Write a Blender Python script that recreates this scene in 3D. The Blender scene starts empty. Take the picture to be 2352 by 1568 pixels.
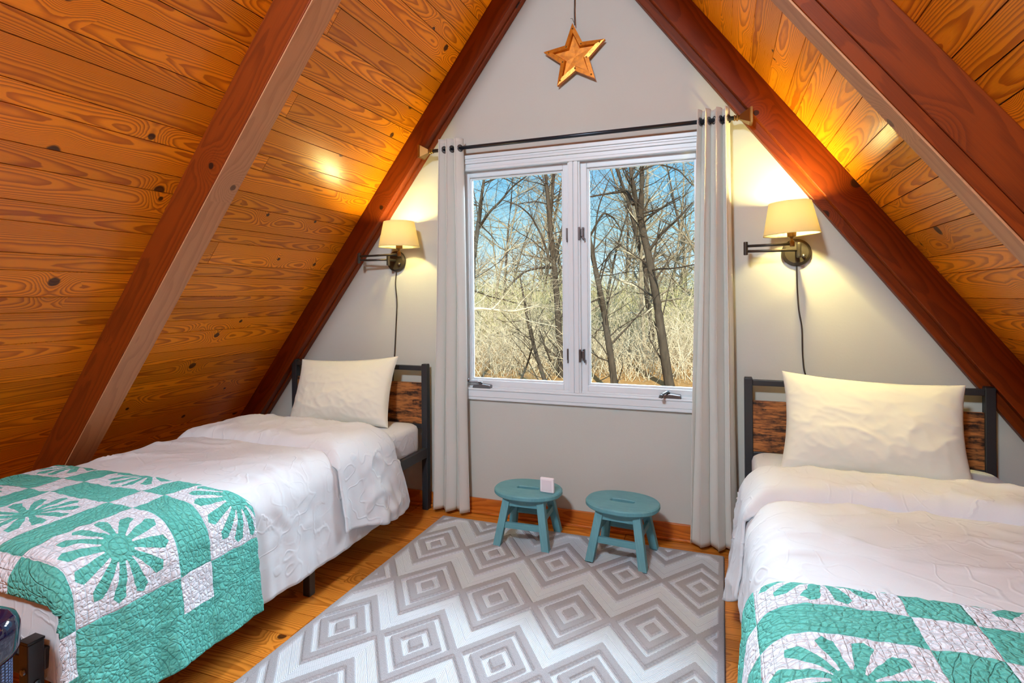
import bpy, math, random
import numpy as np
from mathutils import Vector, Matrix
R = math.radians
sc = bpy.context.scene
COL = sc.collection

# ------------------------------------------------------------------ camera
YAW, ROLL, FPX, CYPX = 0.3573245, -0.00773862, 1287.78, 678.53
CAMLOC = Vector((0.0, -3.05, 1.285))
cam_d = bpy.data.cameras.new('camera')
cam = bpy.data.objects.new('camera', cam_d); COL.objects.link(cam)
fw = Vector((-math.sin(YAW), math.cos(YAW), 0)); rt0 = Vector((math.cos(YAW), math.sin(YAW), 0)); up0 = Vector((0, 0, 1))
rt = rt0 * math.cos(ROLL) + up0 * math.sin(ROLL); up = up0 * math.cos(ROLL) - rt0 * math.sin(ROLL)
cam.matrix_world = Matrix(((rt.x, up.x, -fw.x, CAMLOC.x), (rt.y, up.y, -fw.y, CAMLOC.y), (rt.z, up.z, -fw.z, CAMLOC.z), (0, 0, 0, 1)))
cam_d.sensor_width = 36.0; cam_d.sensor_fit = 'HORIZONTAL'
cam_d.lens = 36.0 * FPX / 2352.0
cam_d.shift_y = -(784.0 - CYPX) / 2352.0
cam_d.clip_start = 0.05; cam_d.clip_end = 400
sc.camera = cam

# ------------------------------------------------------------------ light
sc.view_settings.view_transform = 'Standard'
sc.view_settings.look = 'None'
sc.view_settings.exposure = 0.0
sc.view_settings.gamma = 1.0
sc.view_settings.use_curve_mapping = False
sc.cycles.use_denoising = True
sc.cycles.max_bounces = 7; sc.cycles.diffuse_bounces = 5; sc.cycles.transparent_max_bounces = 10; sc.cycles.adaptive_threshold = 0.02
sc.cycles.sample_clamp_indirect = 6.0

world = bpy.data.worlds.new('sky'); sc.world = world; world.use_nodes = True
wn = world.node_tree; wn.nodes.clear()
wo = wn.nodes.new('ShaderNodeOutputWorld'); wb = wn.nodes.new('ShaderNodeBackground'); wt = wn.nodes.new('ShaderNodeTexCoord'); wx = wn.nodes.new('ShaderNodeSeparateXYZ'); wr_ = wn.nodes.new('ShaderNodeValToRGB')
wn.links.new(wt.outputs['Generated'], wx.inputs[0]); wn.links.new(wx.outputs[2], wr_.inputs[0])   # clear winter sky: pale at the horizon, blue above
for k, (p_, c_) in enumerate(((0.0, (.78, .93, .98, 1)), (.11, (.44, .82, .99, 1)), (.22, (.20, .62, .97, 1)), (1.0, (.08, .30, .75, 1)))):
    el = wr_.color_ramp.elements[k] if k < 2 else wr_.color_ramp.elements.new(p_)
    el.position = p_; el.color = c_
wb.inputs['Strength'].default_value = 1.15
wn.links.new(wr_.outputs[0], wb.inputs[0]); wn.links.new(wb.outputs[0], wo.inputs[0])

def lamp(name, kind, loc, energy, color, aim=None, **kw):
    d = bpy.data.lights.new(name, kind); d.energy = energy; d.color = color
    for k, v in kw.items(): setattr(d, k, v)
    o = bpy.data.objects.new(name, d); COL.objects.link(o); o.location = loc
    if aim is not None:
        o.rotation_euler = (Vector(aim) - Vector(loc)).to_track_quat('-Z', 'Y').to_euler()
    return o
# sun stands behind the house and to the right, so it lights the woods and not the room
lamp('sun', 'SUN', (20, -40, 40), 8.0, (1.0, 0.9, 0.72), aim=(0, 10, 0), angle=R(0.6))
# bright open sky above the tree line, coming in through the window
lamp('window_skylight', 'AREA', (-0.9, 2.9, 4.3), 3500, (0.70, 0.86, 1.0), aim=(-0.75, -0.6, 0.6), shape='RECTANGLE', size=4.2, size_y=2.4)
# unseen fill lamp added under the ridge, brightens the room from behind the camera
lamp('rear_fill_light', 'AREA', (-0.74, -4.05, 3.20), 118, (0.72, 0.87, 1.0), aim=(-0.65, -0.6, 0.9), shape='RECTANGLE', size=0.42, size_y=0.28)
SCONCE_W = 155

# ------------------------------------------------------------------ helpers
def lin(r, g, b):
    f = lambda c: (c / 255) / 12.92 if c <= 10 else (((c / 255) + 0.055) / 1.055) ** 2.4
    return (f(r), f(g), f(b), 1.0)

ORG = {}
def tag(o, label=None, cat=None, group=None, kind=None):
    if label: o['label'] = label
    if cat: o['category'] = cat
    if group: o['group'] = group
    if kind: o['kind'] = kind
    return o
def empty(name, loc, rz=0.0, **kw):
    o = bpy.data.objects.new(name, None); COL.objects.link(o); o.location = loc; o.rotation_euler = (0, 0, rz)
    o.empty_display_size = 0.1; ORG[o] = Vector(loc)
    return tag(o, **kw)

class MB:
    """collects shapes; build() links them as ONE mesh object"""
    def __init__(s): s.v = []; s.f = []; s.uv = []; s.rnd = []; s.n = 0
    def add(s, V, F, UV=None, rnd=0.5):
        V = np.asarray(V, float).reshape(-1, 3); s.v.append(V)
        for i, f in enumerate(F):
            s.f.append([int(k) + s.n for k in f])
            s.uv.append(UV[i] if UV is not None else [(0.0, 0.0)] * len(f))
            s.rnd.append(rnd)
        s.n += len(V); return s
    def obox(s, c, ax, ay, az, rnd=0.5):
        """box, centre c, half-vectors ax (grain) ay az"""
        c, ax, ay, az = [np.asarray(q, float) for q in (c, ax, ay, az)]
        la, lb, lc = [np.linalg.norm(q) for q in (ax, ay, az)]
        V = [c + i * ax + j * ay + k * az for i in (-1, 1) for j in (-1, 1) for k in (-1, 1)]
        F = [(0, 1, 3, 2), (4, 6, 7, 5), (0, 4, 5, 1), (2, 3, 7, 6), (0, 2, 6, 4), (1, 5, 7, 3)]
        # orientation of the set may be mirrored
        if np.dot(np.cross(ax, ay), az) < 0: F = [f[::-1] for f in F]
        sg = [(i, j, k) for i in (-1, 1) for j in (-1, 1) for k in (-1, 1)]
        UV = []
        for f in F:
            S = [sg[q] for q in f]
            if len({q[0] for q in S}) == 1: UV.append([(q[1] * lb * .3 + 5.0, q[2] * lc) for q in S])
            elif len({q[1] for q in S}) == 1: UV.append([(q[0] * la + 7.3 + 1.7 * S[0][1], q[2] * lc) for q in S])
            else: UV.append([(q[0] * la + 2.9 * S[0][2], q[1] * lb) for q in S])
        return s.add(V, F, UV, rnd)
    def box(s, x0, x1, y0, y1, z0, z1, grain='x', rnd=0.5):
        c = ((x0 + x1) / 2, (y0 + y1) / 2, (z0 + z1) / 2)
        h = {'x': ((x1 - x0) / 2, 0, 0), 'y': (0, (y1 - y0) / 2, 0), 'z': (0, 0, (z1 - z0) / 2)}
        o = {'x': 'xyz', 'y': 'yzx', 'z': 'zxy'}[grain]
        return s.obox(c, h[o[0]], h[o[1]], h[o[2]], rnd)
    def tube(s, P, rad, n=8, cap=True, rnd=0.5, up=(0, 0, 1)):
        P = np.asarray(P, float); m = len(P); rad = np.broadcast_to(np.asarray(rad, float), (m,))
        T = np.gradient(P, axis=0); T /= np.linalg.norm(T, axis=1)[:, None] + 1e-12
        a = np.cross(T, np.asarray(up, float)); bad = np.linalg.norm(a, axis=1) < 0.15
        a[bad] = np.cross(T[bad], (1.0, 0.3, 0)); a /= np.linalg.norm(a, axis=1)[:, None]
        b = np.cross(T, a); th = np.arange(n) / n * 2 * np.pi
        V = P[:, None] + rad[:, None, None] * (np.cos(th)[None, :, None] * a[:, None] + np.sin(th)[None, :, None] * b[:, None])
        L = np.concatenate([[0], np.cumsum(np.linalg.norm(np.diff(P, axis=0), axis=1))])
        F = []; UV = []
        for i in range(m - 1):
            for j in range(n):
                k = (j + 1) % n
                F.append((i * n + j, (i + 1) * n + j, (i + 1) * n + k, i * n + k)); UV.append([(L[i], j / n * .1), (L[i + 1], j / n * .1), (L[i + 1], (j + 1) / n * .1), (L[i], (j + 1) / n * .1)])
        if cap:
            F.append(tuple(range(n))); UV.append([(0, 0)] * n); F.append(tuple(range((m - 1) * n, m * n))[::-1]); UV.append([(0, 0)] * n)
        return s.add(V.reshape(-1, 3), F, UV, rnd)
    def lathe(s, prof, c=(0, 0, 0), axis=(0, 0, 1), n=32, close=False):
        """prof = [(radius, height)] along axis from c"""
        ax = np.asarray(axis, float); ax /= np.linalg.norm(ax)
        t = np.array((1.0, 0, 0)) if abs(ax[0]) < .9 else np.array((0, 1.0, 0))
        a = np.cross(ax, t); a /= np.linalg.norm(a); b = np.cross(ax, a)
        th = np.arange(n) / n * 2 * np.pi; ring = np.cos(th)[:, None] * a + np.sin(th)[:, None] * b
        V = np.concatenate([np.asarray(c) + h * ax + r * ring for r, h in prof]); m = len(prof); F = []
        for i in range(m - 1 + (1 if close else 0)):
            for j in range(n):
                k = (j + 1) % n; i2 = (i + 1) % m
                F.append((i * n + j, i * n + k, i2 * n + k, i2 * n + j))
        if not close:
            if prof[0][0] > 1e-6: F.append(tuple(range(n))[::-1])
            if prof[-1][0] > 1e-6: F.append(tuple(range((m - 1) * n, m * n)))
        return s.add(V, F)
    def prism(s, poly, d0, d1, to3):
        """2D polygon extruded between d0 and d1; to3(x, y, d) gives the 3D point"""
        n = len(poly); V = [to3(x, y, d0) for x, y in poly] + [to3(x, y, d1) for x, y in poly]
        F = [tuple(range(n))[::-1], tuple(range(n, 2 * n))] + [(i, (i + 1) % n, (i + 1) % n + n, i + n) for i in range(n)]
        UV = [[(V[k][0], V[k][2]) for k in f] for f in F]
        return s.add(V, F, UV)
    def grid(s, P, UV=None, rnd=0.5, flip=False):
        P = np.asarray(P, float); a, b = P.shape[:2]; F = []; U = []
        for i in range(a - 1):
            for j in range(b - 1):
                q = (i * b + j, (i + 1) * b + j, (i + 1) * b + j + 1, i * b + j + 1)
                if flip: q = q[::-1]
                F.append(q)
                if UV is not None: U.append([tuple(UV[k // b, k % b]) for k in q])
        return s.add(P.reshape(-1, 3), F, U if UV is not None else None, rnd)
    def build(s, name, mat, parent=None, smooth=False, bevel=0.0, recalc=False, **kw):
        V = np.concatenate(s.v) if s.v else np.zeros((0, 3))
        if parent is not None: org = ORG[parent]
        else:
            lo, hi = V.min(0), V.max(0); org = Vector(((lo[0] + hi[0]) / 2, (lo[1] + hi[1]) / 2, lo[2]))
        V = V - np.array(org)
        me = bpy.data.meshes.new(name); me.from_pydata(V.tolist(), [], s.f)
        uvl = me.uv_layers.new(name='uv'); flat = [c for f in s.uv for p in f for c in p]
        uvl.data.foreach_set('uv', flat)
        at = me.attributes.new('rnd', 'FLOAT', 'FACE'); at.data.foreach_set('value', [float(r) for r in s.rnd])
        if recalc:
            import bmesh
            bm = bmesh.new(); bm.from_mesh(me); bmesh.ops.recalc_face_normals(bm, faces=bm.faces); bm.to_mesh(me); bm.free()
        if smooth: me.polygons.foreach_set('use_smooth', [True] * len(me.polygons))
        me.materials.append(mat); me.update()
        o = bpy.data.objects.new(name, me); COL.objects.link(o); ORG[o] = Vector(org)
        if parent is not None: o.parent = parent
        else: o.location = org
        if bevel:
            b = o.modifiers.new('bevel', 'BEVEL'); b.width = bevel; b.segments = 2; b.limit_method = 'ANGLE'; b.angle_limit = R(40)
            b.harden_normals = False
        return tag(o, **kw)
def copy_tree(o, parent=None):
    c = o.copy(); COL.objects.link(c); c.parent = parent
    for ch in list(o.children): copy_tree(ch, c)
    return c

_rs = np.random.RandomState(7); _perm = _rs.permutation(512); _perm = np.concatenate([_perm, _perm, _perm]); _g = _rs.uniform(0, 2 * np.pi, 1024)
def pn(x, y, seed=0):
    """2D gradient noise, about -0.7..0.7"""
    x = np.asarray(x, float) + seed * 17.31; y = np.asarray(y, float) + seed * 5.77
    x, y = np.broadcast_arrays(x, y)
    xi = np.floor(x).astype(int); yi = np.floor(y).astype(int); xf = x - xi; yf = y - yi
    def gr(i, j, dx, dy):
        a = _g[_perm[(i & 511)] + 0 * j if False else _perm[(_perm[i & 511] + (j & 511)) % 512]]
        return np.cos(a) * dx + np.sin(a) * dy
    u = xf * xf * xf * (xf * (xf * 6 - 15) + 10); v = yf * yf * yf * (yf * (yf * 6 - 15) + 10)
    n0 = gr(xi, yi, xf, yf) * (1 - u) + gr(xi + 1, yi, xf - 1, yf) * u
    n1 = gr(xi, yi + 1, xf, yf - 1) * (1 - u) + gr(xi + 1, yi + 1, xf - 1, yf - 1) * u
    return n0 * (1 - v) + n1 * v
def ridged(x, y, seed=0): return (1 - np.abs(pn(x, y, seed)) * 2.2).clip(0, 1) ** 3
def sstep(a, b, x):
    t = ((np.asarray(x, float) - a) / (b - a)).clip(0, 1); return t * t * (3 - 2 * t)

# ------------------------------------------------------------------ node expressions
class X:
    """a float or vector socket that can be written with + - * /"""
    def __init__(s, nt, so): s.nt = nt; s.so = so
    def m(s, op, *a, clamp=False):
        n = s.nt.nodes.new('ShaderNodeMath'); n.operation = op; n.use_clamp = clamp
        for i, q in enumerate((s,) + a):
            if isinstance(q, X): s.nt.links.new(q.so, n.inputs[i])
            else: n.inputs[i].default_value = q
        return X(s.nt, n.outputs[0])
    def __add__(s, o): return s.m('ADD', o)
    def __radd__(s, o): return s.m('ADD', o)
    def __sub__(s, o): return s.m('SUBTRACT', o)
    def __rsub__(s, o): return (s * -1.0) + o
    def __mul__(s, o): return s.m('MULTIPLY', o)
    def __rmul__(s, o): return s.m('MULTIPLY', o)
    def __truediv__(s, o): return s.m('DIVIDE', o)
    def lt(s, o): return s.m('LESS_THAN', o)
    def gt(s, o): return s.m('GREATER_THAN', o)
    def ss(s, a, b):
        n = s.nt.nodes.new('ShaderNodeMapRange'); n.interpolation_type = 'SMOOTHSTEP'
        s.nt.links.new(s.so, n.inputs[0]); n.inputs[1].default_value = a; n.inputs[2].default_value = b
        return X(s.nt, n.outputs[0])
class M:
    """material with an expression builder"""
    def __init__(s, name, base=(.8, .8, .8, 1), rough=.5, metal=0.0, spec=.5, **kw):
        s.mat = bpy.data.materials.new(name); s.mat.use_nodes = True; s.nt = s.mat.node_tree
        s.b = s.nt.nodes['Principled BSDF']; s.out = s.nt.nodes['Material Output']
        s.b.inputs['Base Color'].default_value = base; s.b.inputs['Roughness'].default_value = rough; s.b.inputs['Metallic'].default_value = metal
        s.b.inputs['Specular IOR Level'].default_value = spec
        for k, v in kw.items(): s.b.inputs[k].default_value = v
    def node(s, t, **kw):
        n = s.nt.nodes.new(t)
        for k, v in kw.items(): setattr(n, k, v)
        return n
    def link(s, a, b): s.nt.links.new(a.so if isinstance(a, X) else a, b)
    def uv(s):
        n = s.node('ShaderNodeUVMap', uv_map='uv'); p = s.node('ShaderNodeSeparateXYZ'); s.link(n.outputs[0], p.inputs[0])
        return X(s.nt, p.outputs[0]), X(s.nt, p.outputs[1])
    def obj(s):
        n = s.node('ShaderNodeTexCoord'); p = s.node('ShaderNodeSeparateXYZ'); s.link(n.outputs['Object'], p.inputs[0])
        return [X(s.nt, p.outputs[i]) for i in range(3)]
    def attr(s, name):
        n = s.node('ShaderNodeAttribute', attribute_name=name); return X(s.nt, n.outputs['Fac'])
    def vec(s, x, y, z=0.0):
        n = s.node('ShaderNodeCombineXYZ')
        for i, q in enumerate((x, y, z)):
            if isinstance(q, X): s.link(q, n.inputs[i])
            else: n.inputs[i].default_value = q
        return n.outputs[0]
    def noise(s, v, scale=1.0, detail=2.0, rough=.5, dist=0.0):
        n = s.node('ShaderNodeTexNoise'); s.link(v, n.inputs['Vector']); n.inputs['Scale'].default_value = scale; n.inputs['Detail'].default_value = detail
        n.inputs['Roughness'].default_value = rough; n.inputs['Distortion'].default_value = dist
        return X(s.nt, n.outputs[0])
    def white(s, v):
        n = s.node('ShaderNodeTexWhiteNoise', noise_dimensions='3D'); s.link(v, n.inputs['Vector']); return X(s.nt, n.outputs[0])
    def voro(s, v, scale=1.0, feature='F1', rand=1.0, dim='2D'):
        n = s.node('ShaderNodeTexVoronoi', feature=feature, voronoi_dimensions=dim); s.link(v, n.inputs['Vector']); n.inputs['Scale'].default_value = scale; n.inputs['Randomness'].default_value = rand
        return n
    def mix(s, f, a, b, blend='MIX'):
        n = s.node('ShaderNodeMix', data_type='RGBA', blend_type=blend); n.clamp_factor = True
        for i, q in ((0, f), (6, a), (7, b)):
            if isinstance(q, X): s.link(q, n.inputs[i])
            elif hasattr(q, 'is_output'): s.link(q, n.inputs[i])
            else: n.inputs[i].default_value = q
        return n.outputs[2]
    def scale(s, c, f):
        n = s.node('ShaderNodeVectorMath', operation='SCALE'); s.link(c, n.inputs[0])
        if isinstance(f, X): s.link(f, n.inputs['Scale'])
        else: n.inputs['Scale'].default_value = f
        return n.outputs[0]
    def color(s, c): s.link(c, s.b.inputs['Base Color'])
    def bump(s, h, strength=.3, dist=.01):
        n = s.node('ShaderNodeBump'); n.inputs['Strength'].default_value = strength; n.inputs['Distance'].default_value = dist
        s.link(h, n.inputs['Height']); s.link(n.outputs[0], s.b.inputs['Normal'])

def wood(name, light, dark, knot, rough=.32, arch=1500., along=9., wav=2.2, tone=.35, knots=True, contrast=.9, spec=.5, fine=.18, bump=.12, kth=.68, blots=.45):
    m = M(name, rough=rough, spec=spec)
    u, v = m.uv(); r = m.attr('rnd')
    r2 = m.white(m.vec(r * 13.7, 3.1, 0.2)); r3 = m.white(m.vec(r * 7.3, 9.1, 4.2))
    vc = v - (r2 - .5) * .09
    low = m.noise(m.vec(u * 1.1, v * 4.0, r * 61.0), 1.0, 2.0, .5)
    low2 = m.noise(m.vec(u * 5.0, v * 22.0, r * 33.0 + 7.0), 1.0, 2.0, .5)
    f = vc * vc * arch + (r3 - .5) * 2.0 * along * u + low * (wav * 5.0) + low2 * 1.3
    if knots:
        vo = m.voro(m.vec(u + r * 57.0, v * 1.0 + r * 23.0), 3.4)
        d = X(m.nt, vo.outputs['Distance']) / 3.4
        cs = m.node('ShaderNodeSeparateColor'); m.link(vo.outputs['Color'], cs.inputs[0])
        k0 = X(m.nt, cs.outputs[0]); has = k0.gt(kth); size = X(m.nt, cs.outputs[1]) * .016 + .008
        d = d + (m.noise(m.vec(u * 60, v * 60, 0.0), 1.0, 1.0) - .5) * .004
        f = f + (d * d * -300.0).m('EXPONENT') * 6.5 * has
    t = f.m('FRACT')
    late = t.ss(.25, .86) * (1.0 - t.ss(.92, 1.0))
    fib = m.noise(m.vec(u * 6.0, v * 420.0, r * 11.0), 1.0, 2.0, .6)
    dk = late * (contrast * .8) + (fib - .5) * fine * 2.0
    blot = m.noise(m.vec(u * 1.2, v * 6.0, r * 91.0), 1.0, 3.0, .5)
    dk = (dk + (blot - .5) * blots).m('ADD', 0.0, clamp=True)
    c = m.mix(dk, light, dark)
    c = m.scale(c, (m.white(m.vec(r * 3.3, 1.7, 8.8)) - .5) * tone + 1.0)
    if knots:
        km = (d / size).ss(1.25, .8) * has
        c = m.mix(km * .92, c, knot)
    m.color(c); m.bump((late * .4 + fib * .6), bump, .002)
    m.link((fib - .5) * .15 + rough, m.b.inputs['Roughness'])
    return m.mat

# ------------------------------------------------------------------ materials
W_CEIL = wood('pine_ceiling', lin(240, 150, 22), lin(160, 73, 4), lin(44, 24, 12), rough=.30, spec=.4, arch=1300, along=9, tone=.38, wav=1.5)
W_FLOOR = wood('pine_floor', lin(214, 134, 48), lin(140, 72, 16), lin(60, 30, 14), rough=.22, arch=900, along=7, tone=.3, contrast=.75)
W_BEAM = wood('stained_beam', lin(126, 52, 7), lin(78, 27, 3), lin(36, 16, 8), rough=.48, arch=300, along=3, wav=1.2, tone=.15, contrast=.5, knots=True, fine=.3, spec=.25)
W_BEAM_LIT = wood('worn_lit_beam_face', lin(196, 142, 100), lin(154, 102, 66), lin(100, 66, 44), rough=.48, arch=300, along=3, wav=1.2, tone=.15, contrast=.45, knots=True, fine=.35)  # beam wood made paler for scraped wear and for window light put into its colour
W_BASE = wood('pine_trim', lin(200, 112, 36), lin(150, 68, 14), lin(60, 30, 14), rough=.3, arch=500, along=5, tone=.1, contrast=.7)
def rust_mat():
    m = M('rustic_panel', rough=.5, spec=.3); u, v = m.uv()
    n1 = m.noise(m.vec(u * 5, v * 26), 1.0, 4, .65); n2 = m.noise(m.vec(u * 16, v * 130), 1.0, 3, .6); n3 = m.noise(m.vec(u * 40, v * 40, 3.0), 1.0, 3, .7)
    c = m.mix((n1 * .7 + n2 * .5 - .1).ss(.36, .60), lin(190, 122, 66), lin(104, 66, 42))
    c = m.mix((n1 + n3 * .4).ss(.68, .86), c, lin(44, 32, 28)); m.color(c); m.bump(n2, .2, .002); return m.mat
W_RUST = rust_mat()

def wall_mat():
    m = M('painted_wall', lin(194, 195, 188), .75, spec=.25)
    x, y, z = m.obj(); n = m.noise(m.vec(x, y, z), 90, 3, .6); n2 = m.noise(m.vec(x, y, z), 2.2, 2, .5)
    m.color(m.mix(n2, lin(191, 192, 184), lin(197, 198, 191))); m.bump(n, .10, .004); return m.mat
M_WALL = wall_mat()
M_WHITE = M('white_window_paint', lin(220, 228, 232), .38).mat
def fabric(name, col, rough=.85, bump=.12, sc_=900, trans=0.0, dist=.0015, crease=0.0):
    m = M(name, col, rough, spec=.2)
    u, v = m.uv()
    n = m.noise(m.vec(u * sc_, v * sc_), 1.0, 1.0, .5); n2 = m.noise(m.vec(u * 11., v * 11.), 1.0, 3., .55)
    h = n * .5 + n2 * 2.0
    if crease:                                       # fine pressed creases
        q = m.noise(m.vec(u * 4.2 + n2 * .5, v * 6.0 + n2 * .4, 2.0), 1.0, 1.0, .5); q2 = m.noise(m.vec(u * 9.0 - v * 4.0, v * 7.0 + u * 3.0, 5.0), 1.0, 1.0, .5)
        k = m.noise(m.vec(u * 2.0, v * 2.0, 9.0), 1.0, 1.0, .5).ss(.42, .62)
        h = h + (q - .5).m('ABSOLUTE').ss(.035, 0.0) * k * crease + (q2 - .5).m('ABSOLUTE').ss(.03, 0.0) * (1.0 - k) * (crease * .6)
    m.bump(h, bump, dist)
    if trans:
        t = m.node('ShaderNodeBsdfTranslucent'); t.inputs[0].default_value = col
        x = m.node('ShaderNodeMixShader'); x.inputs[0].default_value = trans
        m.link(m.b.outputs[0], x.inputs[1]); m.link(t.outputs[0], x.inputs[2]); m.link(x.outputs[0], m.out.inputs[0])
    return m.mat
M_SHEET = fabric('white_cotton', lin(217, 222, 226), .8, .3, dist=.004, crease=3.0)
M_PILLOW = fabric('cream_pillowcase', lin(230, 230, 216), .8, .25, dist=.004)
M_CURT = fabric('linen_curtain', lin(236, 236, 230), .9, .3, 500, .25)
M_METAL = M('black_powdercoat', lin(44, 46, 50), .42, spec=.5).mat
M_PLASTIC = M('black_plastic', lin(26, 26, 28), .35).mat
M_BRONZE = M('dark_bronze', lin(66, 60, 54), .42, metal=.5).mat
M_BRASS = M('antique_brass', lin(150, 116, 66), .3, metal=.9).mat
M_STEEL = M('grey_steel', lin(120, 120, 124), .3, metal=.9).mat
M_ROD = M('graphite_rod', lin(40, 46, 56), .3, metal=.5).mat
M_CORD = M('brown_cord', lin(48, 38, 32), .5).mat
M_DEVICE = M('white_plastic', lin(240, 232, 236), .35).mat
M_DEVICE2 = M('grey_white_plastic', lin(226, 216, 222), .45).mat
M_NAVY = M('gloss_navy', lin(20, 20, 52), .08, **{'Coat Weight': .6, 'Coat Roughness': .03}).mat
def teal_mat():
    m = M('distressed_teal_paint', lin(84, 136, 142), .5)
    u, v = m.uv(); n = m.noise(m.vec(u * 10, v * 160), 1.0, 3, .6); n2 = m.noise(m.vec(u * 9, v * 12), 1.0, 3, .6)
    m.color(m.mix((n * .7 + n2 * .5 - .25), lin(74, 132, 144), lin(122, 182, 190))); m.bump(n, .25, .002); return m.mat
M_TEAL = teal_mat()
def star_mat():
    m = M('rusted_metal', lin(160, 90, 22), .34, metal=.45)
    x, y, z = m.obj(); n = m.noise(m.vec(x, y, z), 40, 4, .65); n2 = m.noise(m.vec(x, y, z), 160, 2, .6)
    m.color(m.mix(n.ss(.25, .9), lin(218, 132, 26), lin(160, 84, 14))); m.link(n2 * .25 + .25, m.b.inputs['Roughness']); return m.mat
M_STAR = star_mat()
def shade_mat():
    m = M('lamp_shade_fabric', lin(250, 238, 196), .8, spec=.1)
    t = m.node('ShaderNodeBsdfTranslucent'); t.inputs[0].default_value = lin(255, 244, 196)
    x = m.node('ShaderNodeMixShader'); x.inputs[0].default_value = .55
    m.link(m.b.outputs[0], x.inputs[1]); m.link(t.outputs[0], x.inputs[2]); m.link(x.outputs[0], m.out.inputs[0]); return m.mat
M_SHADE = shade_mat()
def glass_mat():
    m = M('window_glass'); t = m.node('ShaderNodeBsdfTransparent'); t.inputs[0].default_value = (.97, .985, .98, 1)
    g = m.node('ShaderNodeBsdfGlossy'); g.inputs['Roughness'].default_value = 0.02
    f = m.node('ShaderNodeFresnel'); f.inputs[0].default_value = 1.45
    x = m.node('ShaderNodeMixShader'); m.link(f.outputs[0], x.inputs[0]); m.link(t.outputs[0], x.inputs[1]); m.link(g.outputs[0], x.inputs[2]); m.link(x.outputs[0], m.out.inputs[0])
    return m.mat
M_GLASS = glass_mat()
def bulb_mat():
    m = M('lit_bulb'); e = m.node('ShaderNodeEmission'); e.inputs[0].default_value = (1, .82, .5, 1); e.inputs[1].default_value = 12.0
    m.link(e.outputs[0], m.out.inputs[0]); return m.mat
M_BULB = bulb_mat()

def quilt_mat():
    m = M('patchwork_quilt', rough=.85, spec=.2)
    s, t = m.uv()                                   # s from the side hem, t along the bed, in metres
    P, SA = .417, .115
    S = s - .15
    fs = (S / P).m('FRACT') * P; ft = (t / P).m('FRACT') * P
    bs = fs.lt(SA); bt = ft.lt(SA); border = S.lt(0.0)
    px = fs - (SA + P) / 2; py = ft - (SA + P) / 2
    r = (px * px + py * py).m('SQRT'); th = py.m('ARCTAN2', px)
    k = ((th * (12 / (2 * math.pi))).m('FRACT') - .5).m('ABSOLUTE')         # 0 on the petal axis, .5 between
    off = k * r * (2 * math.pi / 12)
    petal = off.lt(r * .115 + .0035) * (r + off * .75).lt(.142)
    fl = petal.m('MAXIMUM', r.lt(.040))
    both = bs * bt; none = (1.0 - bs) * (1.0 - bt)
    white = (both + none * (1.0 - fl)) * (1.0 - border)
    n = m.noise(m.vec(s * 14, t * 14), 1.0, 3, .6)
    teal = m.mix(n, lin(76, 170, 156), lin(116, 206, 194)); wh = m.mix(n, lin(218, 224, 234), lin(236, 240, 246))
    m.color(m.mix(white, teal, wh))
    # crinkles and stitched lines
    w1 = m.noise(m.vec(s * 70, t * 55), 1.0, 3, .6, .6); vo = m.voro(m.vec(s + w1 * .01, t), 62.0, 'DISTANCE_TO_EDGE'); e = X(m.nt, vo.outputs['Distance'])
    st = ((s / .021).m('FRACT') - .5).m('ABSOLUTE').ss(.42, .5) ; st2 = ((t / .03).m('FRACT') - .5).m('ABSOLUTE').ss(.42, .5)
    rr = ((r / .024).m('FRACT') - .5).m('ABSOLUTE').ss(.42, .5)
    stitch = white * (st * .5 + st2 * .8) + (1.0 - white) * rr * .9
    seam = ((fs - SA).m('ABSOLUTE')).ss(.004, 0.0) + ((ft - SA).m('ABSOLUTE')).ss(.004, 0.0)
    h = e.m('MINIMUM', .25) * 2.4 + w1 * 1.5 - stitch * .8 - seam * .7
    m.bump(h, .85, .007)
    return m.mat
M_QUILT = quilt_mat()

def rug_mat():
    m = M('zigzag_rug', rough=.95, spec=.1)
    pile = m.attr('pile'); u, v = m.uv()
    # flat woven ground: fine ribs that turn with the zigzag
    dia = m.attr('dia')                              # ribs run with the zigzag
    rib = ((dia * 26.0).m('FRACT') - .5).m('ABSOLUTE') * 2.0; rib2 = (((u + v) / .0085).m('FRACT') - .5).m('ABSOLUTE') * 2.0
    n = m.noise(m.vec(u * 420, v * 420), 1.0, 2, .6); n2 = m.noise(m.vec(u * 5, v * 5), 1.0, 2, .5)
    ground = m.mix((rib * .55 + rib2 * .3 + n * .3), lin(156, 166, 178), lin(232, 238, 242))
    pl = m.mix(n, lin(126, 126, 132), lin(200, 199, 202))
    m.color(m.mix(pile, ground, pl))
    m.bump(n * (pile * 1.2 + .3) + rib * (1.0 - pile) * .6, .6, .006)
    return m.mat
M_RUG = rug_mat()
def mesh_weave():
    m = M('blue_mesh_sleeve', lin(54, 74, 122), .6)
    u, v = m.uv(); a = ((u / .011).m('FRACT') - .5).m('ABSOLUTE') * 2; b = ((v / .007).m('FRACT') - .5).m('ABSOLUTE') * 2
    h = a * b; m.color(m.mix(h.ss(.1, .6), lin(22, 30, 62), lin(104, 130, 182))); m.bump(h, .8, .004); return m.mat
M_MESH = mesh_weave()
def bark(name, a, b):
    m = M(name, rough=.9, spec=.1); x, y, z = m.obj(); n = m.noise(m.vec(x * 14, y * 14, z * 4), 1.0, 3, .6)
    m.color(m.mix(n, a, b)); m.bump(n, .5, .02); return m.mat
M_BARK = bark('dark_bark', lin(44, 40, 38), lin(96, 88, 76)); M_BARK2 = bark('grey_bark', lin(112, 104, 90), lin(178, 166, 140)); M_TWIG = bark('pale_twigs', lin(176, 164, 132), lin(236, 228, 204))
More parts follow.
